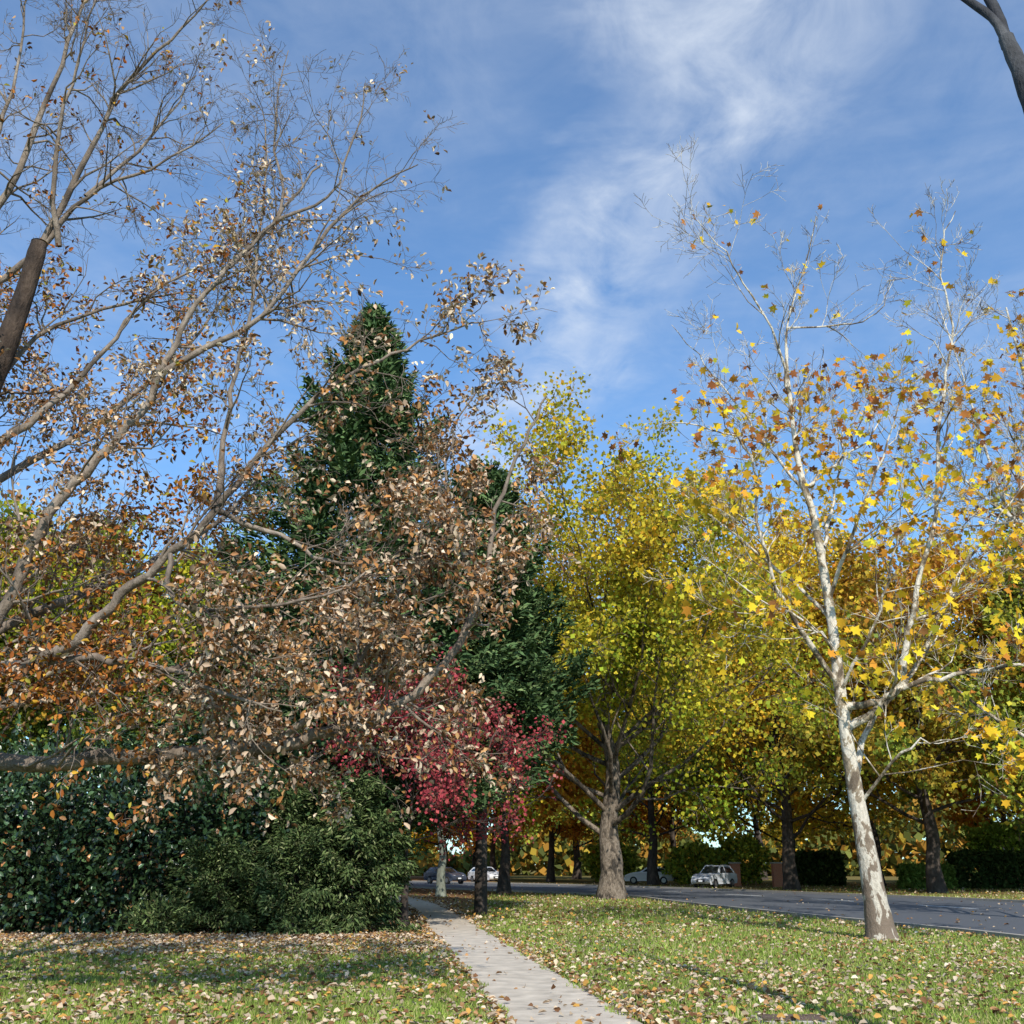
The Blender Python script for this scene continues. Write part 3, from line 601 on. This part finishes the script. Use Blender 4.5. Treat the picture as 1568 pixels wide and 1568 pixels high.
def box(nm,x0,x1,y0,y1,z0,z1,mat,parent,bev=.01):
    V=[(x,y,z) for x in (x0,x1) for y in (y0,y1) for z in (z0,z1)]
    F=[(0,1,3,2),(4,6,7,5),(0,4,5,1),(2,3,7,6),(0,2,6,4),(1,5,7,3)]
    me=bpy.data.meshes.new(nm); me.from_pydata(V,[],F); me.materials.append(mat); o=bpy.data.objects.new(nm,me); link(o,parent)
    if bev: o.modifiers.new('b','BEVEL').width=bev
    return o
for (x,y) in ((21.0,86),(18.2,88.5)):
    p_=empty('brick_pillar',(x,y,0)); box('shaft',-.36,.36,-.36,.36,0,1.75,M_br,p_); box('cap',-.44,.44,-.44,.44,1.753,1.86,M_kerb,p_)
hs=empty('brick_house',(50.5,93,0),math.radians(-12))
box('walls',-8,8,0,9,0,3.0,M_br,hs)
me=bpy.data.meshes.new('roof'); me.from_pydata([(-8.8,-.8,3.01),(8.8,-.8,3.01),(8.8,9.8,3.01),(-8.8,9.8,3.01),(-4,4.5,6.2),(4,4.5,6.2)],[],[(0,1,5,4),(1,2,5),(2,3,4,5),(3,0,4),(3,2,1,0)]); me.materials.append(M_tile); link(bpy.data.objects.new('roof',me),hs)
box('gutter',-8.85,8.85,-.92,-.81,2.9,3.04,M_wh,hs)
for i,x in enumerate((-6.2,-2.6,4.4)):
    box('window_frame',x-.9,x+.9,-.05,-.003,.9,2.2,M_wh,hs); box('window_pane',x-.82,x+.82,-.07,-.053,.98,2.12,M_gl,hs,0)
box('door',.6,1.6,-.05,-.003,.02,2.1,M_tile,hs)
uc=empty('utility_cover',(3.05,12.35,0)); box('frame',-.4,.4,-.25,.25,-.02,.03,M_kerb,uc); box('lid',-.34,.34,-.2,.2,.031,.045,simple('lid',(.12,.08,.06),.8,0,.3,.3,10,.3),uc)

# ================================================================== sky, sun, camera
w=bpy.data.worlds.new("World"); sc.world=w; w.use_nodes=True
nt=w.node_tree; nt.nodes.clear(); bg=N(nt,'ShaderNodeBackground'); wo=N(nt,'ShaderNodeOutputWorld'); nt.links.new(bg.outputs[0],wo.inputs[0])
sky=N(nt,'ShaderNodeTexSky'); sky.sky_type='NISHITA'; sky.sun_disc=False
sky.sun_elevation=math.radians(SUN_EL); sky.sun_rotation=math.radians(180-SUN_AZ); sky.air_density=1.0; sky.dust_density=.3; sky.ozone_density=1.6
col=mixc(nt,1.0,sky.outputs[0],(.7,1.12,1.42),'MULTIPLY')
tc=N(nt,'ShaderNodeTexCoord'); sp=N(nt,'ShaderNodeSeparateXYZ'); nt.links.new(tc.outputs['Generated'],sp.inputs[0])
def mth(op,a,b_=None,c_=None,clamp=False):
    n_=N(nt,'ShaderNodeMath',operation=op,use_clamp=clamp)
    for i,v_ in enumerate((a,b_,c_)):
        if v_ is None: continue
        if isinstance(v_,(int,float)): n_.inputs[i].default_value=v_
        else: nt.links.new(v_,n_.inputs[i])
    return n_.outputs[0]
zc=mth('MAXIMUM',sp.outputs[2],.06); px=mth('DIVIDE',sp.outputs[0],zc); py=mth('DIVIDE',sp.outputs[1],zc)
cb=N(nt,'ShaderNodeCombineXYZ'); nt.links.new(px,cb.inputs[0]); nt.links.new(py,cb.inputs[1])
def mapped(loc,rot,scl):
    m_=N(nt,'ShaderNodeMapping'); m_.inputs['Location'].default_value=loc; m_.inputs['Rotation'].default_value=rot; m_.inputs['Scale'].default_value=scl
    nt.links.new(cb.outputs[0],m_.inputs[0]); return m_.outputs[0]
n1=noise(nt,mapped((3.1,1.2,0),(0,0,.5),(1.0,2.2,1)),1.5,5,.58,.5)
n2=noise(nt,mapped((0.4,5.2,0),(0,0,-.35),(2.0,1.5,1)),3.6,7,.6,.4)
nb=noise(nt,mapped((7,2,0),(0,0,0),(1,1,1)),.8,2,.5)
dl=mth('ADD',mth('MULTIPLY_ADD',py,.28,-.6),px); dl=mth('ADD',dl,mth('MULTIPLY_ADD',n1,.5,-.25))
band=mth('SUBTRACT',1.0,mth('MULTIPLY',mth('ABSOLUTE',dl),4.4),None,True)
a1=mth('MULTIPLY',band,mth('MULTIPLY_ADD',n2,2.1,-.5,True))
a2=mth('MULTIPLY',mth('MULTIPLY_ADD',n1,2.2,-.9,True),mth('MULTIPLY_ADD',n2,1.6,-.25,True))
a3=mth('MULTIPLY',mth('MULTIPLY_ADD',nb,2.0,-.7,True),mth('MULTIPLY_ADD',n2,1.6,-.4,True))
al=mth('ADD',mth('MULTIPLY',a1,.62),mth('ADD',mth('MULTIPLY',a2,.34),mth('MULTIPLY',a3,.34)),None,True)
al=mth('ADD',al,.05,None,True)
fin=mixc(nt,al,col,(5.6,6.1,6.8))
nt.links.new(fin,bg.inputs[0]); bg.inputs[1].default_value=.148
l=bpy.data.lights.new('sun','SUN'); l.energy=5.0; l.angle=math.radians(.5); l.color=(1,.95,.86)
lo=bpy.data.objects.new('sun',l); link(lo); lo.rotation_euler=(math.radians(90-SUN_EL),0,math.radians(SUN_AZ))
cd=bpy.data.cameras.new('camera'); co=bpy.data.objects.new('camera',cd); link(co)
cd.lens=36; cd.sensor_width=36; co.location=(0,0,1.6); co.rotation_euler=(math.radians(90+19.05),0,0); cd.clip_end=6000; sc.camera=co
sc.view_settings.view_transform='Standard'; sc.view_settings.look='None'; sc.view_settings.exposure=0
